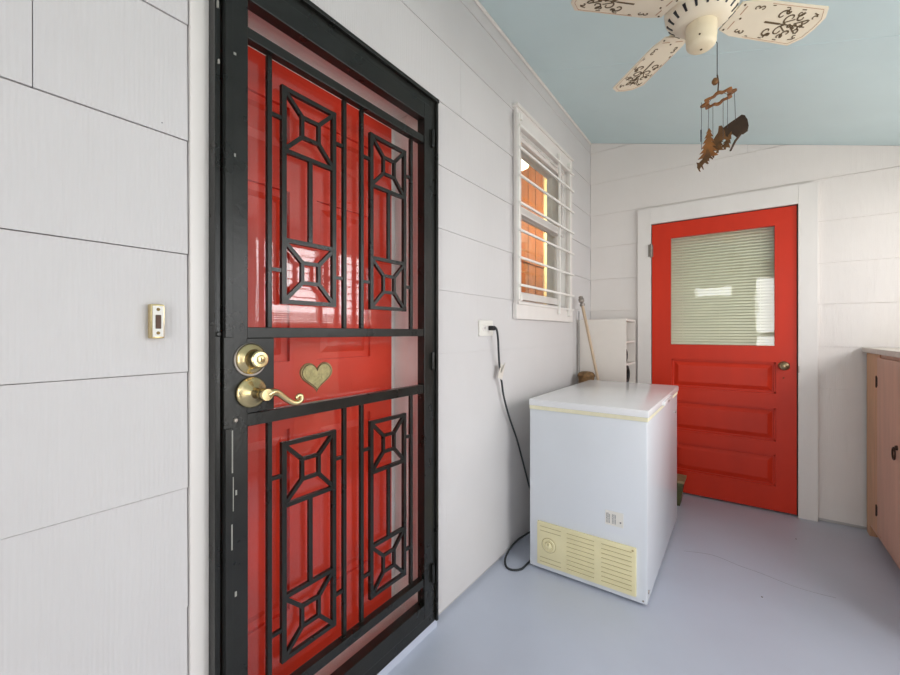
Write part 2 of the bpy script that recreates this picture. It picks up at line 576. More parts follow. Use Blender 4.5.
# brass heart on the red door
hp = []
N = 44
for i in range(N):
    tt = 2 * PI * i / N
    hx = 16 * math.sin(tt) ** 3
    hy = 13 * math.cos(tt) - 5 * math.cos(2 * tt) - 2 * math.cos(3 * tt) - math.cos(4 * tt)
    hp.append((hx / 16 * .064, (hy if hy > 0 else hy * .84) / 16 * .060))
hc = (0.842, 1.036)
h_ = MB().prism(hp, lambda a, b: (X0 + .0005, hc[0] + a, hc[1] + b), lambda a, b: (X0 + .0055, hc[0] + a * .95, hc[1] + b * .95))
heart = h_.build('heart_plaque', 'patina')
tag(heart, 'tarnished brass heart shaped plaque fixed on the red front door', 'plaque')
hr = MB()
hr.tube([(X0 + .0057, hc[0] + a * .88, hc[1] + b * .88) for a, b in hp] + [(X0 + .0057, hc[0] + hp[0][0] * .88, hc[1] + hp[0][1] * .88)], .0014, 6)
hr.build('embossed_border', 'brass_dark', heart)

# ---------------------------------------------------------------- security door
sd = thing('security_door', (0.03, 0.87, 0.03), 'black iron security storm door with square lattice grilles and brass lever handle', 'security door', kind='thing')
# fixed outer frame
f = MB()
f.frame(0, 0.0, 0.031, 0.449, 1.272, 0.043, 2.088, .0095, .032, .047, .032)
f.box((0.0, 0.438, 2.0885), (0.042, 1.288, 2.102))
f.box((0.0, 1.2725, 0.043), (0.040, 1.284, 2.088))
f.box((0.0, 0.444, 0.043), (0.036, 0.4485, 2.088))
f.build('outer_frame', 'iron', sd, bevel=0.0012)
# leaf frame
f = MB()
f.frame(0, 0.005, 0.040, 0.461, 1.2375, 0.092, 2.052, .058, .0410, .056, .060)
leaf = f.build('leaf_frame', 'iron', sd, bevel=0.0018)
# cover strips of the lock side
for (z0, z1) in ((1.168, 2.05), (0.09, 0.955)):
    MB().box((0.040, 0.463, z0), (0.0445, 0.481, z1)).build('cover_strip', 'iron', sd, bevel=0.001)
# grille rails
rails = [(1.898, 1.925), (1.166, 1.193), (0.951, 0.982), (0.217, 0.247)]
for (z0, z1) in rails:
    MB().box((0.012, 0.515, z0), (0.038, 1.193, z1)).build('cross_rail', 'iron', sd, bevel=0.0015)
MB().box((0.008, 0.515, 0.984), (0.041, 0.586, 1.166)).build('lock_plate', 'iron', sd, bevel=0.0015)
# upright bars
for (z0, z1) in ((1.193, 1.898), (0.247, 0.951)):
    for yc in (0.5845, 0.831, 0.9015, 1.1435):
        MB().box((0.009, yc - .0045, z0), (0.021, yc + .0085, z1)).build('upright_bar', 'iron', sd, bevel=0.0015)


def motif(y0, y1, zt, zb_, up):
    """lattice: two framed squares with diagonals joined by stems"""
    g = MB()
    w = .012; xm = 0.0145; hh = .012
    y0 += .003
    side = 0.178
    for zc in ((zt - side, zt), (zb_, zb_ + side)):
        a, b = zc
        i0, i1 = y0 + .064, y1 - .060
        j0, j1 = a + .062, b - .060
        o4 = [(y0 + w / 2, a + w / 2), (y1 - w / 2, a + w / 2), (y1 - w / 2, b - w / 2), (y0 + w / 2, b - w / 2)]
        n4 = [(i0, j0), (i1, j0), (i1, j1), (i0, j1)]
        g.bar((xm, y0 + .001, a + w / 2), (xm, y1 - .001, a + w / 2), w - .0002, hh - .0008)
        g.bar((xm, y0 + .001, b - w / 2), (xm, y1 - .001, b - w / 2), w - .0002, hh - .0008)
        for q in range(4):
            g.bar((xm, *o4[q]), (xm, *n4[q]), .0110, hh - .0016)
            p1, p2 = n4[q], n4[(q + 1) % 4]
            g.bar((xm, *p1), (xm, *p2), .0105, hh - (.0024 if q % 2 else .0030))
        mid = (a + b) / 2
        g.bar((xm, y0 - .03, mid), (xm, y0 + .002, mid), .010, .009)
        g.bar((xm, y1 - .002, mid), (xm, y1 + .025, mid), .010, .009)
    g.box((xm - hh / 2, y0, zb_ - .0006), (xm + hh / 2, y0 + w + .002, zt + .0006))
    g.box((xm - hh / 2, y1 - w - .002, zb_ - .0006), (xm + hh / 2, y1, zt + .0006))
    yc = (y0 + y1) / 2
    g.box((xm - hh / 2 + .002, yc - .0055, zb_ + side - .005), (xm + hh / 2 - .002, yc + .0075, zt - side + .005))
    g.build('lattice_motif', 'iron', sd)


for (y0, y1) in ((0.618, 0.800), (0.936, 1.116)):
    motif(y0, y1, 1.842, 1.257, 1)
    motif(y0, y1, 0.886, 0.296, 0)
# glass behind the bars
for (z0, z1) in ((1.18, 2.01), (0.12, 0.965), (0.965, 1.18)):
    MB().box((-0.004, 0.50, z0 + .001), (-0.001, 1.205, z1 - .001)).build('glass_pane', 'glass_pane', sd)
# hinges
for zc in (1.93, 1.07, 0.25):
    hg = MB()
    hg.lathe([(0, -.036), (.0055, -.034), (.0065, -.03), (.0065, .03), (.0055, .034), (0, .036)], (0.046, 1.2395, zc), seg=14)
    hg.box((0.034, 1.225, zc - .03), (0.0415, 1.254, zc + .03))
    hg.build('hinge', 'iron', sd, smooth=True)
# bolts on the frame
bl = MB()
bl.lathe([(0, .006), (.004, .0055), (.006, .003), (.0062, 0)], (0.036, 0.4505, 1.176), (1, 0, 0), 14)
bl.build('screw', 'iron', sd, smooth=True)
for (y, z) in ((.488, .972), (.497, 1.035)):
    MB().lathe([(0, .004), (.004, .0035), (.0055, .001), (.0055, -.002)], (0.041, y, z), (1, 0, 0), 14).build('screw', 'dull_metal', sd, smooth=True)
# chipped paint spots and scratches
ch = MB()
for (y, z, a, b) in ((.487, 1.84, .003, .003), (.487, 1.60, .002, .004), (.479, .90, .0015, .05), (.481, .80, .001, .04), (.478, .70, .0015, .03), (.490, .80, .002, .006), (.489, .56, .0025, .006), (.447, 1.93, .0015, .008), (.449, 1.80, .0012, .005)):
    ch.box((0.0402, y - a, z - b), (0.0448 if y < .485 else 0.0406, y + a, z + b))
ch.build('chipped_paint', 'iron_worn', sd)
# deadbolt
db = MB()
c = (0.041, 0.524, 1.116)
db.lathe([(.0375, 0), (.0375, .005), (.036, .008), (.031, .012), (.0245, .0145), (.0225, .017), (.0218, .020), (.0210, .044), (.018, .047), (.011, .0475), (.0105, .0465), (0, .0465)], c, (1, 0, 0), 40)
dbo = db.build('deadbolt', 'brass', sd, smooth=True)
tag(dbo, 'round polished brass deadbolt')
MB().lathe([(.0105, .04), (.0105, .0478), (.009, .0488), (0, .0488)], c, (1, 0, 0), 24).build('keyhole_face', 'brass', dbo, smooth=True)
MB().lathe([(.041, 0), (.041, .002), (.0395, .0038), (.037, .004)], (0.0405, .524, 1.114), (1, 0, 0), 40).build('chrome_ring', 'dull_metal', dbo, smooth=True)
MB().box((c[0] + .0480, c[1] - .0012, c[2] - .0055), (c[0] + .0493, c[1] + .0012, c[2] + .0055)).build('keyhole', 'brass_dark', dbo)
# lever handle
lv = MB()
c = (0.041, 0.526, 1.034)
lv.lathe([(.038, 0), (.038, .004), (.036, .007), (.031, .010), (.028, .011), (.024, .016), (.014, .020), (.0115, .024), (.0105, .046), (.0135, .050), (.0150, .054), (.0150, .070), (.0135, .073), (0, .0735)], c, (1, 0, 0), 40)
lvo = lv.build('handle_rose', 'brass', sd, smooth=True)
tag(lvo, 'round polished brass rose')
pts = []
ctrl = [(0.530, 1.032), (0.543, 1.037), (0.557, 1.034), (0.570, 1.024), (0.584, 1.013), (0.599, 1.004), (0.613, 1.003), (0.623, 1.010), (0.622, 1.019), (0.614, 1.021), (0.609, 1.016), (0.612, 1.012)]
rr = [.0125, .0105, .0085, .0075, .0070, .0070, .0066, .006, .0055, .005, .0046, .004]
# Catmull-Rom through the control points
P4 = [ctrl[0]] + ctrl + [ctrl[-1]]
R4 = [rr[0]] + rr + [rr[-1]]
path, rad = [], []
for i in range(1, len(P4) - 2):
    for s_ in range(5):
        u = s_ / 5
        q = []
        for d in (0, 1):
            a, b, c_, e = P4[i - 1][d], P4[i][d], P4[i + 1][d], P4[i + 2][d]
            q.append(0.5 * (2 * b + (c_ - a) * u + (2 * a - 5 * b + 4 * c_ - e) * u * u + (3 * b - a - 3 * c_ + e) * u ** 3))
        path.append((0.104, q[0], q[1])); rad.append(R4[i] * (1 - u) + R4[i + 1] * u)
lh = MB().tube(path, rad, 14)
tag(lh.build('lever', 'brass', sd, smooth=True), 'curled polished brass lever')
# small thumb latch dot below
MB().lathe([(0, .010), (.005, .009), (.007, .006), (.007, 0)], (0.041, .497, 1.036), (1, 0, 0), 16).build('latch_screw', 'dull_metal', sd, smooth=True)

# ---------------------------------------------------------------- doorbell
bell = thing('doorbell', (0, .336, 1.165), 'small brass doorbell button with dark centre, left of the black door', 'doorbell')
MB().box((-0.001, .3250, 1.167), (0.018, .3510, 1.240), .004).build('bell_case', 'brass', bell, smooth=True)
MB().box((0.0175, .3285, 1.171), (0.0190, .3485, 1.236), .0008).build('face_plate', 'plate_white', bell)
MB().box((0.0185, .3335, 1.188), (0.0205, .3435, 1.217), .0008).build('button', 'dark_bronze', bell)
for z in (1.2285, 1.179):
    MB().lathe([(0, .002), (.003, .0018), (.0035, 0)], (0.0188, .3385, z), (1, 0, 0), 12).build('screw', 'brass_dark', bell, smooth=True)

# nail in the siding
nl = MB().lathe([(0, .002), (.0025, .0015), (.0025, -.006)], (-0.002, .352, 1.632), (1, 0, 0), 10).build('nail', 'black_plastic')
tag(nl, 'tiny dark nail head in the white siding above the doorbell', 'nail')

# ---------------------------------------------------------------- kitchen window (window_1)
w1 = thing('window_1', (0, 2.46, 1.27), 'white double hung window in the left wall looking into a warm lit kitchen', 'window', kind='structure')
c = MB()
c.frame(0, 0.0, 0.022, 2.012, 2.905, 1.338, 2.412, .056, .077, 0, .097)
c.build('window_casing', 'trim_white', w1, bevel=0.002)
MB().box((0.0, 2.002, 2.412), (0.032, 2.915, 2.428)).build('drip_cap', 'trim_white', w1)
MB().box((0.0, 2.005, 1.255), (0.024, 2.91, 1.338), .002).build('apron', 'trim_white', w1)
MB().hexa([(-.14, 2.10, 1.335), (-.14, 2.10, 1.375), (-.14, 2.83, 1.335), (-.14, 2.83, 1.375), (.034, 2.01, 1.335), (.034, 2.01, 1.348), (.034, 2.905, 1.335), (.034, 2.905, 1.348)]).build('window_sill', 'trim_white', w1)
jm = MB()
jm.frame(0, -.14, -.0005, 2.055, 2.845, 1.34, 2.33, .0145, .019, 0, .030)
jm.build('window_jamb', 'jamb_white', w1)


def sash(x0, x1, z0, z1, name):
    s_ = MB()
    a, b = 2.069, 2.825
    s_.frame(0, x0, x1, a, b, z0, z1, .035, .035, .045, .032)
    o = s_.build('sash_frame', 'trim_white', w1, bevel=0.0015)
    MB().box(((x0 + x1) / 2 - .0015, a + .04, z0 + .045), ((x0 + x1) / 2 + .0015, b - .04, z1 - .035)).build('window_pane', 'glass_pane', o)


sash(-.040, -.012, 1.86, 2.31, 'upper')
sash(-.072, -.044, 1.375, 1.892, 'lower')
for y in (2.3, 2.6):
    pass

# white security bars over the window
wb = thing('window_bars', (0.03, 2.3, 1.35), 'white security bars across the kitchen window', 'window bars')
for z in (1.436, 1.583, 1.730, 1.877, 2.024, 2.171, 2.290):
    MB().bar((0.052, 1.985, z), (0.052, 2.845, z), .012, .012, bev=.0015).build('cross_bar', 'bar_white', wb)
for y in (1.996, 2.60, 2.80):
    MB().bar((0.040, y, 1.36 if y < 2.1 else 1.30), (0.040, y, 2.36), .013, .012, bev=.0015).build('upright_bar', 'bar_white', wb)
for (y, z) in ((2.02, 1.37), (2.02, 2.35), (2.81, 1.31), (2.81, 2.35)):
    MB().box((0.020, y - .014, z - .016), (0.047, y + .014, z + .016)).build('bracket', 'bar_white', wb)

# ---------------------------------------------------------------- kitchen seen through the window
k_ = MB()
k_.box((-3.2, 1.2, 0.1), (-0.145, 5.4, 0.2))
o = k_.build('floor_kitchen', 'kitchen_wood'); tag(o, kind='structure')
o = MB().box((-3.2, 1.2, 3.32), (-0.145, 5.4, 3.40)).build('ceiling_kitchen', 'kitchen_cream'); tag(o, kind='structure')
o = MB().box((-1.0, 3.0, 0.2), (-0.92, 4.62, 3.32)).build('wall_kitchen_panelled', 'kitchen_wood'); tag(o, kind='structure')
for yy in (3.2, 3.45, 3.7, 3.95, 4.2, 4.4):
    MB().box((-.925, yy - .003, .2), (-.917, yy + .003, 3.32)).build('panel_groove', 'dark_bronze', o)
MB().box((-.93, 3.0, 1.95), (-.90, 4.62, 2.0)).build('panel_rail', 'kitchen_wood', o)
o = MB().box((-1.0, 4.62, 0.2), (-0.90, 5.1, 3.32), .004).build('trim_kitchen_casing', 'kitchen_cream'); tag(o, kind='structure')
o = MB().box((-3.2, 5.3, 0.2), (-0.145, 5.4, 3.32)).build('wall_kitchen_far', 'kitchen_cream'); tag(o, kind='structure')
o = MB().box((-3.3, 1.2, 0.2), (-3.2, 5.4, 3.32)).build('wall_kitchen_side', 'kitchen_cream'); tag(o, kind='structure')
o = MB().box((-3.2, 1.1, 0.2), (-0.145, 1.2, 3.32)).build('wall_kitchen_near', 'kitchen_cream'); tag(o, kind='structure')
o = MB().box((-.20, YB + .14, .1), (-.145, 5.4, 3.32)).build('wall_kitchen_porch_side', 'kitchen_cream'); tag(o, kind='structure')
# lamp on the kitchen ceiling
kl = thing('ceiling_lamp', (-.5, 3.14, 3.32), 'small glowing hanging lamp inside the kitchen, seen through the window', 'lamp')
MB().lathe([(.06, 0), (.06, -.02), (.01, -.03), (.008, -.60), (.04, -.62)], (-.5, 3.14, 3.32), seg=24).build('lamp_stem', 'plate_white', kl, smooth=True)
MB().lathe([(.03, -.62), (.065, -.65), (.078, -.70), (.065, -.745), (.03, -.765), (0, -.768)], (-.5, 3.14, 3.32), seg=24).build('lamp_shade', 'lamp_glow', kl, smooth=True)
pl = bpy.data.lights.new('kitchen_fill', 'POINT'); pl.energy = 24; pl.color = (1.0, .88, .68); pl.shadow_soft_size = .1  # added fill light apart from the hanging lamp, brightens casing and panelling
po = bpy.data.objects.new('kitchen_fill', pl); po.location = (-.30, 4.45, 2.35); COL.objects.link(po)

# ---------------------------------------------------------------- back door (door_2)
# casing
cs = MB()
cs.frame(1, 3.395, 3.42, 0.364, 1.404, 0.0, 2.122, .093, .095, 0, .121)
o = cs.build('trim_back_door', 'trim_white', bevel=0.002); tag(o, kind='structure')
js_ = MB()
js_.frame(1, 3.4205, 3.56, .440, 1.326, 0, 2.02, .0175, .0175, 0, .019)
js_.box((.4575, 3.462, 0), (.47, 3.49, 2.01)); js_.box((1.296, 3.462, 0), (1.3085, 3.49, 2.01))
o = js_.build('trim_back_jamb', 'dark_bronze'); tag(o, kind='structure')
yf = 3.412; yk = 3.456
DX0, DX1, DZ0, DZ1 = 0.463, 1.303, 0.012, 1.995
GL = (0.586, 1.194, 1.088, 1.885)
PN = [(0.594, 1.199, 0.778, 0.985), (0.594, 1.199, 0.465, 0.682), (0.594, 1.199, 0.170, 0.378)]
dm = MB()
for (p, q, z0, z1) in cells(DX0, DX1, DZ0, DZ1, [GL] + PN):
    dm.box((p, yf, z0), (q, yk, z1))
door2 = dm.build('door_2', 'red_back')
tag(door2, 'red back door with a blind behind its upper glass and three long panels', 'door', kind='structure')
for (a, b, z0, z1) in PN:
    p = MB()
    p.box((a, yf + .016, z0), (b, yk - .004, z1))
    for (u0, u1, v0, v1) in ((a, b, z1 - .012, z1), (a, b, z0, z0 + .012), (a, a + .012, z0, z1), (b - .012, b, z0, z1)):
        p.box((u0, yf + .006, v0), (u1, yf + .018, v1))
    a2, b2, c2, d2 = a + .018, b - .018, z0 + .018, z1 - .018
    e = .026
    p.hexa([(a2, yf + .016, c2), (a2, yf + .016, d2), (a2 + e, yf + .005, c2 + e), (a2 + e, yf + .005, d2 - e),
            (b2, yf + .016, c2), (b2, yf + .016, d2), (b2 - e, yf + .005, c2 + e), (b2 - e, yf + .005, d2 - e)])
    p.build('door_panel', 'red_back', door2, bevel=0.0015)
st = MB()
a, b, z0, z1 = GL
for (u0, u1, v0, v1) in ((a, b, z1 - .002, z1), (a, b, z0, z0 + .004), (a, a + .002, z0, z1), (b - .002, b, z0, z1)):
    st.box((u0, yf + .003, v0), (u1, yf + .014, v1))
st.build('glazing_bead', 'red_back', door2)
MB().box((a, yf + .014, z0), (b, yf + .017, z1)).build('door_glass', 'glass_pane', door2)
kb = MB()
kb.lathe([(.028, 0), (.028, .003), (.024, .006), (.012, .009), (.010, .022), (.016, .027), (.026, .034), (.0285, .044), (.024, .054), (.012, .059), (0, .060)], (1.238, yf, 0.965), (0, -1, 0), 32)
kb.build('door_knob', 'knob_bronze', door2, smooth=True)
for zc in (1.80, .22):
    hg = MB().lathe([(0, -.055), (.0075, -.050), (.0075, .050), (0, .055)], (0.4595, yf - .024, zc), seg=12)
    hg.box((.438, yf - .0195, zc - .045), (.4590, yf - .0165, zc + .045))
    hg.box((.4605, yf - .003, zc - .045), (.470, yf + .001, zc + .045))
    hg.build('hinge', 'dull_metal', door2, smooth=True)
MB().lathe([(0, -.004), (.004, -.003), (.004, .001)], (1.238, yf, .885), (0, 1, 0), 12).build('keyhole', 'brass_dark', door2)
# small strike mark on the casing
tag(MB().box((1.3095, 3.3935, .925), (1.314, 3.3955, .965)).build('strike_plate', 'dull_metal'), 'small metal strike plate on the white casing beside the back door knob', 'strike plate')
# mini blind behind the glass
mb = thing('window_blind', (0.89, 3.475, 1.07), 'pale greenish slatted blind behind the glass of the red back door', 'blind')
sl = MB()
zz = 1.075
while zz < 1.90:
    a, b = .575, 1.205
    # curved slat: two facets, almost closed
    for (y0, za_, y1, zb_) in ((3.466, zz, 3.4715, zz + .010), (3.4715, zz + .010, 3.483, zz + .0190)):
        sl.hexa([(a, y0, za_), (a, y0, za_ + .0008), (a, y1, zb_), (a, y1, zb_ + .0008), (b, y0, za_), (b, y0, za_ + .0008), (b, y1, zb_), (b, y1, zb_ + .0008)])
    zz += .0206
sl.build('slats', 'blind', mb)
MB().box((.57, 3.465, 1.90), (1.21, 3.492, 1.93)).build('head_rail', 'blind', mb)
MB().box((.575, 3.468, 1.06), (1.205, 3.486, 1.073)).build('bottom_rail', 'blind', mb)
for x in (.66, .89, 1.12):
    MB().tube([(x, 3.4665, 1.07), (x, 3.4665, 1.90)], .0008, 5).build('ladder_cord', 'blind', mb)
# dim room behind the back door
bk = MB()
bk.box((0.1, 4.3, 0), (1.7, 4.4, 2.3)); bk.box((0.0, 3.56, 0), (0.1, 4.4, 2.3)); bk.box((1.7, 3.56, 0), (1.8, 4.4, 2.3)); bk.box((0, 3.56, 2.3), (1.8, 4.4, 2.4)); bk.box((0, 3.56, -.1), (1.8, 4.4, 0))
o = bk.build('wall_beyond_back_door', 'kitchen_cream'); tag(o, kind='structure')

# ---------------------------------------------------------------- outlet and cord
ot = thing('wall_outlet', (0, 1.712, 1.16), 'white outlet plate between the black door and the window', 'outlet')
MB().box((-.001, 1.648, 1.163), (.008, 1.776, 1.239), .0025).build('cover_plate', 'plate_white', ot)
for y in (1.690, 1.734):
    MB().lathe([(.0165, 0), (.0165, .0095), (.015, .0105), (0, .0105)], (0, y, 1.201), (1, 0, 0), 20).build('socket', 'trim_white', ot, smooth=True)
for y in (1.685, 1.695):
    MB().box((.0103, y - .001, 1.197), (.0108, y + .001, 1.207)).build('slot', 'black_plastic', ot)

cb = thing('power_cord', (0.03, 1.73, 0), 'dark grey power cord hanging from the outlet to the floor by the freezer', 'power cord')
pg = MB()
pg.box((.0112, 1.721, 1.190), (.040, 1.747, 1.213), .005)
pg.build('plug', 'black_plastic', cb, smooth=True)


def smooth_path(ctrl, n=8):
    P = [Vector(c) for c in ctrl]
    P = [P[0]] + P + [P[-1]]
    out = []
    for i in range(1, len(P) - 2):
        for s_ in range(n):
            u = s_ / n
            a, b, c, d = P[i - 1], P[i], P[i + 1], P[i + 2]
            out.append(0.5 * (2 * b + (c - a) * u + (2 * a - 5 * b + 4 * c - d) * u * u + (3 * b - a - 3 * c + d) * u ** 3))
    out.append(P[-2])
    return out


cp = smooth_path([(.038, 1.734, 1.202), (.046, 1.742, 1.197), (.040, 1.768, 1.150), (.030, 1.795, 1.06), (.026, 1.815, .985), (.024, 1.838, .92), (.022, 1.862, .85),
                  (.022, 1.925, .73), (.022, 2.005, .61), (.022, 2.085, .46), (.024, 2.165, .30), (.03, 2.24, .17), (.05, 2.27, .085), (.058, 2.20, .055),
                  (.036, 2.10, .052), (.020, 1.99, .045), (.020, 1.89, .018), (.050, 1.83, .006), (.090, 1.815, .006), (.125, 1.845, .006), (.131, 1.90, .006), (.132, 1.98, .008)], 8)
MB().tube(cp, .0052, 8).build('cable', 'cord_grey', cb, smooth=True)
tg = MB()
M_ = Matrix.Translation((.030, 1.822, .985)) @ Matrix.Rotation(math.radians(-22), 4, 'X')
tg.box((-.0015, -.022, -.040), (.0015, .022, .034), .0006)
tg.build('cord_tag', 'tag_white', cb, xf=M_)
tg = MB().box((-.0015, -.012, -.028), (.0015, .016, .026), .0006)
tg.build('cord_tag', 'tag_white', cb, xf=Matrix.Translation((.034, 1.835, 1.0)) @ Matrix.Rotation(math.radians(-40), 4, 'X') @ Matrix.Rotation(.5, 4, 'Z'))

# ---------------------------------------------------------------- chest freezer
FX0, FX1, FY0, FY1 = 0.146, 0.688, 1.905, 2.895
fz = thing('chest_freezer', ((FX0 + FX1) / 2, (FY0 + FY1) / 2, 0), 'white chest freezer with pale yellow vent grille standing before the red door', 'freezer')
MB().box((FX0, FY0, 0.012), (FX1, FY1, 0.797), .006).build('body', 'enamel', fz, smooth=True)
MB().box((FX0 + .001, FY0 - .004, 0.797), (FX1 + .003, FY1 - .004, 0.820), .001).build('gasket', 'gasket', fz)
ld = MB()
ld.box((FX0 - .001, FY0 - .010, 0.815), (FX1 + .008, FY1 + .010, 0.848), .007)
lid = ld.build('lid', 'enamel_lid', fz, smooth=True)
# lid handle lip on the right side
MB().box((FX1 + .002, 2.28, 0.812), (FX1 + .018, 2.55, 0.834), .005).build('lid_handle', 'enamel_lid', lid, smooth=True)
MB().box((FX1 + .0175, 2.37, 0.818), (FX1 + .0192, 2.43, 0.828)).build('badge', 'dull_metal', lid)
MB().lathe([(0, .006), (.006, .005), (.007, 0)], (FX1, FY1 - .10, .70), (1, 0, 0), 14).build('lock', 'dull_metal', fz, smooth=True)
# black feet
for (x, y) in ((FX0 + .05, FY0 + .05), (FX1 - .05, FY0 + .05), (FX0 + .05, FY1 - .05), (FX1 - .05, FY1 - .05)):
    MB().lathe([(.02, 0), (.02, .014)], (x, y, 0), seg=16).build('foot', 'rubber', fz, smooth=True)
# front grille panel
gp = MB()
ga, gb, gz0, gz1 = .190, .646, .036, .247
gp.box((ga, FY0 - .011, gz0), (gb, FY0 + .001, gz1), .0045)
gpo = gp.build('vent_panel', 'grille_yellow', fz, smooth=True)
tag(gpo, 'pale yellow slotted vent panel')
ss = MB()
for r in range(9):
    z = .226 - r * .0208
    for (a, b) in ((.340, .468), (.500, .628)):
        ss.box((a, FY0 - .0116, z - .0012), (b, FY0 - .0108, z + .0012))
for z in (.226, .205, .075, .054):
    ss.box((.206, FY0 - .0116, z - .0012), (.312, FY0 - .0108, z + .0012))
ss.build('louvre_slots', 'slot_dark', gpo)
rb = MB()
for r in range(9):
    z = .2225 - r * .0208
    for (a, b) in ((.338, .470), (.498, .630)):
        rb.box((a, FY0 - .0145, z - .0022), (b, FY0 - .0105, z + .0022), .001)
rb.build('louvre_ribs', 'grille_yellow', gpo)
dl = MB().lathe([(.034, 0), (.034, .004), (.031, .006), (.027, .006), (.026, .002), (.017, .002), (.016, .009), (.013, .011), (0, .011)], (.252, FY0 - .0105, .142), (0, -1, 0), 32)
dl.build('thermostat_dial', 'grille_yellow', gpo, smooth=True)
td = MB()
for r_ in (.0345, .0165):
    td.tube([(.252 + r_ * math.cos(a), FY0 - .0135 if r_ > .03 else FY0 - .014, .142 + r_ * math.sin(a)) for a in [2 * PI * q / 28 for q in range(29)]], .0016, 6)
td.build('dial_groove', 'slot_dark', gpo)
MB().box((.250, FY0 - .0225, .142), (.254, FY0 - .0205, .156)).build('dial_mark', 'slot_dark', gpo)
MB().lathe([(0, .002), (.004, .0015), (.0045, 0)], (.632, FY0 - .0112, .234), (0, -1, 0), 12).build('screw', 'slot_dark', gpo)
# rating label
lb = MB().box((.515, FY0 - .0012, .316), (.592, FY0 + .001, .380))
lbo = lb.build('rating_label', 'plate_white', fz)
pr = MB()
for i, x in enumerate((.520, .5255, .531, .545, .551, .557)):
    z = .325
    while z < .366:
        h = random.uniform(.003, .008)
        pr.box((x, FY0 - .0018, z), (x + .0028, FY0 - .0011, min(z + h, .370)))
        z += h + random.uniform(.0015, .003)
pr.box((.577, FY0 - .0018, .333), (.583, FY0 - .0011, .340))
pr.build('label_print', 'print_grey', lbo)
for (y, z) in ((FY0 + .03, .055),):
    MB().lathe([(0, .004), (.008, .003), (.0095, 0)], (FX1, y, z), (1, 0, 0), 14).build('drain_plug', 'dull_metal', fz, smooth=True)
MB().lathe([(0, .002), (.0035, .0015), (.004, 0)], (.672, FY0, .025), (0, -1, 0), 12).build('screw', 'dull_metal', fz, smooth=True)

# ---------------------------------------------------------------- cubby shelf unit against the left wall
su = thing('shelf_unit', (0.18, 3.22, 0), 'narrow white cubby shelf unit behind the freezer, open to the right', 'shelf')
X1s = 0.350; y0s, y1s = 3.072, 3.390; zt = 1.277
cbm = MB()
cbm.box((.006, y0s, 0), (X1s, y0s + .012, zt)); cbm.box((.006, y1s - .020, 0), (X1s, y1s, zt)); cbm.box((.006, y0s + .012, zt - .014), (X1s, y1s - .020, zt)); cbm.box((.006, y0s + .012, 0), (.036, y1s - .020, zt - .014))
cbm.build('carcass', 'shelf_white', su)
zz = zt - .172
shelves = []
while zz > .05:
    MB().box((.036, y0s + .012, zz), (X1s - .002, y1s - .02, zz + .014)).build('shelf_board', 'shelf_white', su)
    shelves.append(zz + .014)
    zz -= .162
# black round things lying in two of the cubbies
for (zs, r, nm, lab) in ((shelves[1], .040, 'cable_coil', 'black cable coil in the upper cubby of the white shelf unit'), (shelves[2], .056, 'rubber_hose_coil', 'thicker black hose coil in the lower cubby of the white shelf unit')):
    g = MB()
    tr_ = .012 if r < .05 else .017
    yc_ = 3.165 if r < .05 else 3.195
    for k2 in range(2):
        cx_ = .322 - k2 * .035
        g.tube([(cx_, yc_ + r * math.cos(a), zs + .002 + r + tr_ + r * math.sin(a)) for a in [2 * PI * q / 28 for q in range(29)]], tr_, 8, cap=False)
    tag(g.build(nm, 'rubber', smooth=True), lab, 'coil')

# ---------------------------------------------------------------- wicker stand with stick and rod, in the gap behind the freezer
ws = MB()
prof = [(0, 0.0)]
zz = 0.0
i = 0
while zz < .850:
    prof.append((.054 + .0022 * (i % 2) + .003 * math.sin(zz * 4), zz)); zz += .011; i += 1
prof += [(.056, .856), (.061, .862), (.062, .868), (.057, .879), (.048, .890), (.030, .896), (.012, .898), (0, .899)]
wso = ws.lathe(prof, (0.097, 2.985, 0), seg=28).build('wicker_basket', 'wicker', smooth=True)
tag(wso, 'tall brown woven basket whose domed top shows behind the freezer lid', 'basket')
top = Vector((.068, 2.985, 1.385)); dr = (Vector((.173, 2.985, .880)) - top).normalized()
low = top + dr * ((top.z - .012) / -dr.z)
sk = thing('mop_stick', low, 'tan wooden stick with grey metal cap leaning on the wall behind the freezer', 'stick')
MB().tube([top, low], [.0108, .0088], 12).build('shaft', 'stick_wood', sk, smooth=True)
d2 = -dr
MB().lathe([(.0, -.012), (.016, -.012), (.018, -.006), (.018, .004), (.012, .008), (.011, .012), (.017, .016), (.020, .024), (.020, .040), (.017, .046), (.015, .050), (.016, .056), (.012, .062), (0, .064)], top, d2, 20).build('metal_cap', 'dull_metal', sk, smooth=True)
rd = MB().tube([(.022, 3.058, .003), (.020, 3.058, 1.34)], .0028, 8).build('metal_rod', 'chain_dark')
tag(rd, 'thin dark upright rod left of the tan stick behind the freezer', 'rod')

# green flared pot behind the freezer
gp_ = thing('tin_planter', (0.64, 3.2, 0), 'small dark green flared tin with tan rim on the floor behind the freezer', 'planter')
q = MB()
xc, yc = .625, 3.205


def ringbox(w0, w1, z0, z1):
    return [(xc - w0, yc - w0, z0), (xc - w1, yc - w1, z1), (xc - w0, yc + w0, z0), (xc - w1, yc + w1, z1),
            (xc + w0, yc - w0, z0), (xc + w1, yc - w1, z1), (xc + w0, yc + w0, z0), (xc + w1, yc + w1, z1)]


q.hexa(ringbox(.050, .072, 0, .165))
q.build('tin_body', 'green_tin', gp_, bevel=0.002)
q = MB()
q.hexa(ringbox(.078, .080, .163, .180))
q.build('tin_rim', 'tan_rim', gp_, bevel=0.002)

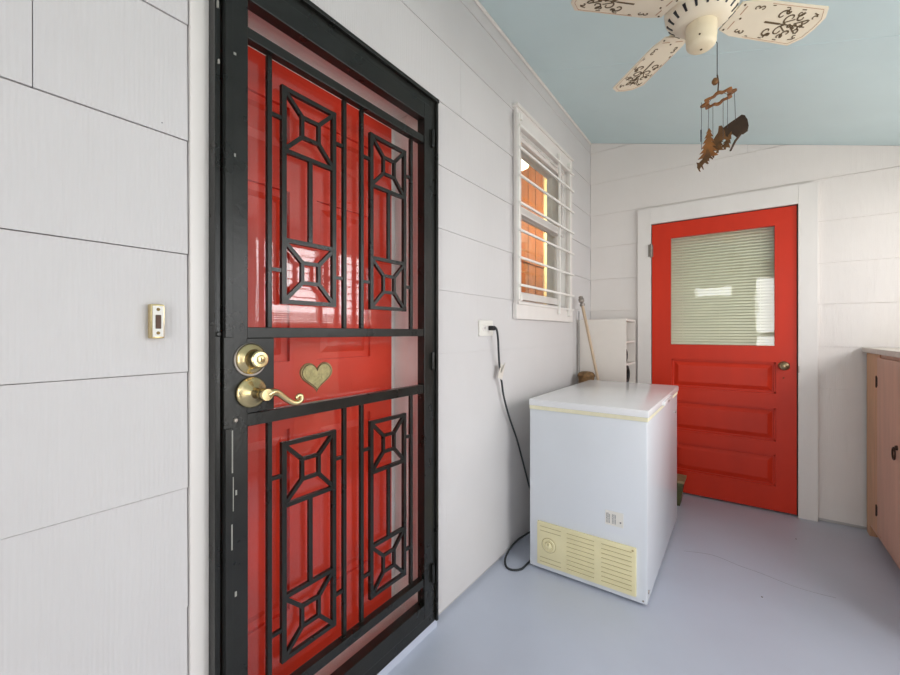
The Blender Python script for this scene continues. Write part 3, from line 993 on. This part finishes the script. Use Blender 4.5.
# ---------------------------------------------------------------- pink base cabinet on the right
bc = thing('base_cabinet', (1.93, 2.78, 0), 'faded pink wooden base cabinet with dark hinges along the right wall', 'cabinet')
CX = 1.624
b_ = MB()
b_.box((CX, 2.15, 0.06), (RW - .01, 3.405, 1.062))
b_.box((CX + .05, 2.15, 0.0), (RW - .01, 3.395, 0.062))
b_.build('carcass', 'cabinet_pink', bc)
MB().box((CX - .004, 3.125, 0.075), (CX + .01, 3.405, 1.060)).build('corner_stile', 'cabinet_edge', bc, bevel=.001)
MB().box((CX - .003, 3.34, 0.0), (CX + .05, 3.405, 0.08)).build('foot_block', 'cabinet_edge', bc)
for (a, b) in ((2.700, 3.115), (2.270, 2.680)):
    d = MB().box((CX - .016, a, .105), (CX, b, 1.045), .003).build('cabinet_door', 'cabinet_pink', bc)
    for zc in (.915, .222):
        hg = MB().lathe([(0, -.034), (.0025, -.030), (.0032, -.026), (.0032, .026), (.0025, .030), (0, .034)], (CX - .019, b + .003, zc), seg=10)
        hg.box((CX - .0175, b - .008, zc - .024), (CX - .0155, b, zc + .024))
        hg.box((CX - .0045, b, zc - .024), (CX - .003, b + .010, zc + .024))
        hg.build('hinge', 'dark_bronze', d, smooth=True)
    # drop pull
    hd = MB()
    yy = a + .065
    hd.lathe([(0, .01), (.010, .008), (.012, 0)], (CX - .016, yy, .640), (-1, 0, 0), 14)
    hd.tube([(CX - .028, yy + .020 * math.cos(q2), .612 + .028 * math.sin(q2)) for q2 in [2 * PI * t2 / 18 for t2 in range(19)]], .0038, 8, cap=False)
    hd.tube([(CX - .016, yy, .640), (CX - .029, yy, .640)], .004, 8)
    hd.build('drop_pull', 'dark_bronze', d, smooth=True)
ct = MB().box((1.600, 2.12, 1.064), (RW - .002, 3.412, 1.092), .003).build('countertop', 'counter_top', bc)

# ---------------------------------------------------------------- ceiling fan
HX, HY, HZ = 0.905, 1.605, 2.262
fan = thing('ceiling_fan', (HX, HY, CZ(HX)), 'cream ceiling fan with stencilled blades and dark slotted motor housing', 'ceiling fan')
cy_ = CZ(HX)
cn = MB()
cn.lathe([(.070, cy_ + .03 - HZ), (.078, cy_ - HZ - .015), (.074, cy_ - HZ - .045), (.06, cy_ - HZ - .06), (.060, .075), (.10, .070)], (HX, HY, HZ), seg=40)
cn.build('canopy', 'fan_cream', fan, smooth=True)
mh = MB()
mh.lathe([(.095, .085), (.106, .070), (.110, .045), (.110, .010), (.107, -.008), (.094, -.026), (.078, -.040), (.060, -.048), (.050, -.050)], (HX, HY, HZ), seg=48)
mho = mh.build('motor_housing', 'fan_cream', fan, smooth=True)
vs = MB()
for k2 in range(18):
    a = 2 * PI * k2 / 18 + .1
    d = Vector((math.cos(a), math.sin(a), 0)); tn = Vector((-math.sin(a), math.cos(a), 0))
    p0 = Vector((HX, HY, HZ)) + d * .1015 + Vector((0, 0, -.0165))
    p1 = Vector((HX, HY, HZ)) + d * .084 + Vector((0, 0, -.0345))
    ax = (p1 - p0).normalized(); nn = ax.cross(tn)
    pts = []
    for (c0, w0) in ((p0, .0050), (p1, .0030)):
        for sgn in (-1, 1):
            for t0 in (-.0035, .0022):
                pts.append(c0 + tn * w0 * sgn + nn * t0)
    vs.hexa(pts)
vs.build('vent_slots', 'black_plastic', mho)
cap = MB()
cap.lathe([(.045, -.044), (.046, -.052), (.046, -.092), (.0445, -.095), (.0445, -.112), (.041, -.120), (.034, -.126), (.015, -.129), (0, -.1295)], (HX, HY, HZ), seg=40)
capo = cap.build('switch_cap', 'fan_cream_low', fan, smooth=True)
for k2 in range(3):
    a = 2 * PI * k2 / 3 + .5
    MB().lathe([(0, .0025), (.003, .002), (.0035, 0)], (HX + .0435 * math.cos(a), HY + .0435 * math.sin(a), HZ - .104), (math.cos(a), math.sin(a), 0), 10).build('screw', 'stencil', capo)
MB().lathe([(0, .0), (.0035, .0), (.004, .003)], (HX, HY, HZ - .1315), seg=10).build('screw', 'stencil', capo)


def scroll(mb, c, r, a0, turns, sgn, w):
    pts = []
    for i in range(16):
        t_ = i / 15
        rr_ = r * (1 - .8 * t_)
        a = a0 + sgn * turns * 2 * PI * t_
        pts.append((c[0] + rr_ * math.cos(a), c[1] + rr_ * math.sin(a)))
    for i in range(15):
        p, q = pts[i], pts[i + 1]
        mb.bar((p[0], p[1], -.0035), (q[0], q[1], -.0035), 1.35 * w * (1 - .4 * i / 15), .0016, up=(0, 0, 1))


def blade(ang, pitch):
    R_ = Matrix.Translation((HX, HY, HZ - .005)) @ Matrix.Rotation(ang, 4, 'Z') @ Matrix.Rotation(pitch, 4, 'X')
    outl = [(.112, -.050), (.165, -.066), (.26, -.069), (.34, -.071), (.418, -.074), (.447, -.040), (.452, 0.0), (.447, .040), (.418, .074), (.34, .071), (.26, .069), (.165, .066), (.112, .050)]
    b = MB().prism(outl, lambda x, y: (x, y, -.003), lambda x, y: (x, y, .003))
    bo = b.build('blade', 'fan_cream', fan, xf=R_, bevel=.001)
    # blade iron to the motor
    MB().bar((.085, -.0, .004), (.16, 0, .006), .06, .004, up=(0, 0, 1)).build('blade_iron', 'fan_cream_low', bo, xf=R_)
    o_ = MB()
    # stencil near the tip: mirrored scrolls on a stem
    o_.bar((.245, 0, -.0035), (.305, 0, -.0035), .006, .0016, up=(0, 0, 1))
    o_.bar((.30, 0, -.0035), (.405, 0, -.0035), .0035, .0016, up=(0, 0, 1))
    for sg in (-1, 1):
        scroll(o_, (.285, sg * .030), .020, PI * .1 * sg, .9, sg, .0042)
        scroll(o_, (.325, sg * .024), .022, -PI * .5 * sg, .8, -sg, .0038)
        scroll(o_, (.362, sg * .030), .018, PI * .6 * sg, .8, sg, .0042)
        scroll(o_, (.385, sg * .018), .013, PI * .2 * sg, .7, -sg, .0040)
        scroll(o_, (.405, sg * .034), .010, PI * .2 * sg, .7, sg, .0030)
        scroll(o_, (.175, sg * .040), .010, 0, .8, sg, .0028)
        scroll(o_, (.196, sg * .042), .010, PI, .8, -sg, .0028)
        for (x0, x1) in ((.222, .232), (.275, .288), (.335, .35)):
            o_.bar((x0, sg * .056, -.0035), (x1, sg * .057, -.0035), .0025, .0016, up=(0, 0, 1))
    for sg in (-1, 1):
        scroll(o_, (.300, sg * .044), .012, PI * .7 * sg, .8, sg, .0036)
        scroll(o_, (.345, sg * .044), .013, PI * .1 * sg, .8, -sg, .0040)
        o_.bar((.355, sg * .006, -.0035), (.392, sg * .026, -.0035), .0045, .0014, up=(0, 0, 1))
        o_.bar((.315, sg * .006, -.0035), (.345, sg * .022, -.0035), .0040, .0014, up=(0, 0, 1))
        o_.bar((.392, sg * .050, -.0035), (.410, sg * .046, -.0035), .0035, .0014, up=(0, 0, 1))
    for q in range(3):
        scroll(o_, (.345 + q * .022, 0), .009, q, .9, 1, .0045)
    o_.build('stencil_scrollwork', 'stencil', bo, xf=R_)
    l_ = MB()
    for sg in (-1, 1):
        l_.bar((.215, sg * .0615, -.0033), (.408, sg * .0655, -.0033), .0012, .001, up=(0, 0, 1))
        l_.bar((.408, sg * .0655, -.0033), (.436, sg * .034, -.0033), .0012, .001, up=(0, 0, 1))
        l_.bar((.436, sg * .034, -.0033), (.440, 0, -.0033), .0012, .001, up=(0, 0, 1))
        l_.bar((.138, sg * .012, -.0033), (.138, sg * .042, -.0033), .003, .001, up=(0, 0, 1))
    l_.build('stencil_border', 'stencil_light', bo, xf=R_)
    for (x, y) in ((.125, -.045), (.125, .045), (.15, 0.0)):
        MB().lathe([(0, -.0025), (.003, -.002), (.0035, 0)], (x, y, -.003), seg=10).build('screw', 'stencil', bo, xf=R_)


for k2 in range(4):
    blade(math.radians(44.6 + 90 * k2), math.radians(-11))
pc = MB()
CHX, CHY = 0.948, 1.655
pc.tube([(HX + .036, HY + .036, HZ - .088), (CHX, CHY, HZ - .098), (CHX, CHY, HZ - .11), (CHX, CHY, 2.050)], .0015, 6)
pc.build('pull_chain', 'chain_dark', fan)

# ---------------------------------------------------------------- wind chime
wc = thing('wind_chime', (CHX, CHY, 2.05), 'rusty metal wind chime with pine tree cutouts hanging from the fan chain', 'wind chime')
hk = MB()
hk.lathe([(0, .012), (.006, .010), (.010, .003), (.010, -.003), (.006, -.010), (0, -.012)], (CHX - .006, CHY, 2.036), seg=16)
hk.build('wooden_bead', 'rust', wc, smooth=True)
MB().tube([(CHX, CHY, 2.056), (CHX + .004, CHY, 2.03), (CHX + .002, CHY, 2.0)], .0022, 6).build('hook', 'rust_dark', wc)
# scalloped ring, tilted
rg = MB()
Rm = Matrix.Translation((.951, CHY, 1.975)) @ Matrix.Rotation(math.radians(-14), 4, 'Y') @ Matrix.Rotation(math.radians(4), 4, 'X')
NS = 80
outer, inner = [], []
for i in range(NS):
    a = 2 * PI * i / NS
    ro = .047 + .007 * math.cos(8 * a)
    ri = .033 + .005 * math.cos(8 * a)
    outer.append((ro * math.cos(a), ro * math.sin(a))); inner.append((ri * math.cos(a), ri * math.sin(a)))
for i in range(NS):
    k3 = (i + 1) % NS
    p = []
    for (x, y) in (inner[i], inner[k3]):
        for z in (-.003, .003): p.append((x, y, z))
    for (x, y) in (outer[i], outer[k3]):
        for z in (-.003, .003): p.append((x, y, z))
    rg.hexa(p)
bmesh.ops.remove_doubles(rg.bm, verts=rg.bm.verts, dist=1e-6)
rg.build('scalloped_ring', 'rust_orange', wc, xf=Rm)
for k3 in range(3):
    a = 2 * PI * k3 / 3 + .6
    e = Rm @ Vector((.040 * math.cos(a), .040 * math.sin(a), .003))
    MB().tube([(CHX + .002, CHY, 2.0), e], .0008, 5).build('hanger_wire', 'chain_dark', wc)


def plate(outline, c, yaw, tilt, th, mname, name, sc=1.0):
    M2 = Matrix.Translation(c) @ Matrix.Rotation(yaw, 4, 'Z') @ Matrix.Rotation(tilt, 4, 'Y')
    q_ = MB().prism([(a * sc, b * sc) for a, b in outline], lambda a, b: (a, -th, b), lambda a, b: (a, th, b))
    return q_.build(name, mname, wc, xf=M2)


def pine(h, w, n_):
    L = []
    for i in range(n_):
        t0 = i / n_; t1 = (i + 1) / n_
        L.append((-(w * (.15 + .85 * t1)) / 2, h - h * .88 * t1 - .001))
        if i < n_ - 1: L.append((-(w * (.15 + .85 * t1)) / 4.2, h - h * .88 * t1 + h * .02))
    L.append((-.003, h * .12)); L.append((-.004, 0))
    Rr = [(-a, b + .0015) for a, b in reversed(L)]
    return [(0, h)] + L + Rr


yawc = math.radians(-6)
plate(pine(.112, .060, 6), (.922, 1.64, 1.764), yawc, math.radians(2), .0012, 'rust_orange', 'pine_cutout')
plate(pine(.072, .034, 5), (.948, 1.655, 1.790), yawc, math.radians(10), .0012, 'rust', 'pine_cutout')
plate(pine(.060, .030, 4), (.968, 1.66, 1.798), yawc, math.radians(20), .0012, 'rust', 'pine_cutout')
wolf = [(-.032, .002), (-.028, .018), (-.022, .024), (-.018, .034), (-.013, .026), (.002, .028), (.020, .034), (.030, .044), (.034, .040), (.030, .026), (.024, .016), (.024, .004), (.020, 0), (.018, .012), (.008, .014), (.004, .0), (0, .0), (-.002, .012), (-.012, .010), (-.018, -.004), (-.021, -.004), (-.018, .010), (-.026, .006), (-.030, -.004)]
plate(wolf, (.922, 1.63, 1.750), yawc, math.radians(-38), .0012, 'rust', 'animal_cutout', .95)
plate(wolf, (.958, 1.652, 1.800), yawc, math.radians(-38), .0012, 'rust', 'animal_cutout', 1.5)
dk = [(-.036, -.010), (-.038, .012), (-.030, .018), (-.034, .030), (-.012, .040), (.010, .048), (.026, .054), (.034, .048), (.040, .030), (.041, .008), (.036, -.010), (.022, -.016), (.012, -.010), (.006, -.022), (-.002, -.010), (-.012, .004), (-.018, -.010)]
plate(dk, (.997, 1.668, 1.851), yawc, math.radians(-6), .0016, 'rust_dark', 'landscape_cutout', .95)
MB().tube([(.985, 1.66, 1.790), (.999, 1.664, 1.822), (1.016, 1.668, 1.846), (1.03, 1.668, 1.852)], [.003, .004, .004, .003], 8).build('branch_bar', 'rust_dark', wc, smooth=True)
for (xt, yt, zt_, xb, zb_) in ((.904, 1.63, 1.965, .904, 1.805), (.925, 1.64, 1.955, .923, 1.87), (.936, 1.65, 1.96, .936, 1.84), (.965, 1.65, 1.97, .965, 1.83), (.977, 1.66, 1.975, .977, 1.87), (.996, 1.665, 1.985, .999, 1.890)):
    MB().tube([(xt, yt, zt_), (xb, yt, zb_)], .0008, 5).build('hanging_wire', 'chain_dark', wc)
MB().tube([(.903, 1.63, 1.872), (.903, 1.63, 1.832)], .0022, 8).build('chime_rod', 'chain_dark', wc)


# faint old scratch curving over the painted floor
mat('floor_scuff', (150, 154, 166), rough=0.5, noise=0.1)


def floor_at(px, py):
    u, v = (px - 450) / 407.0, (332.5 - py) / 407.0
    a = math.radians(35.6)
    d = Vector((-math.sin(a) + u * math.cos(a), math.cos(a) + u * math.sin(a), v))
    return Vector((1.015, 0, 1.18)) + d * (-1.18 / v)


sp = [floor_at(*q) for q in ((684, 551), (712, 555), (740, 566), (760, 573), (790, 585), (812, 592), (836, 598))]
sf = MB()
sp = smooth_path(sp, 6)
for a, b in zip(sp[:-1], sp[1:]):
    sf.bar((a.x, a.y, .0002), (b.x, b.y, .0002), .004, .0006, up=(0, 0, 1))
sf.build('scratch', 'floor_scuff', fl)
for (px, py) in ((762, 597), (796, 539)):
    q = floor_at(px, py)
    MB().lathe([(.004, 0), (.004, .0006), (0, .0008)], (q.x, q.y, 0), seg=10).build('paint_spot', 'rust_dark', fl)
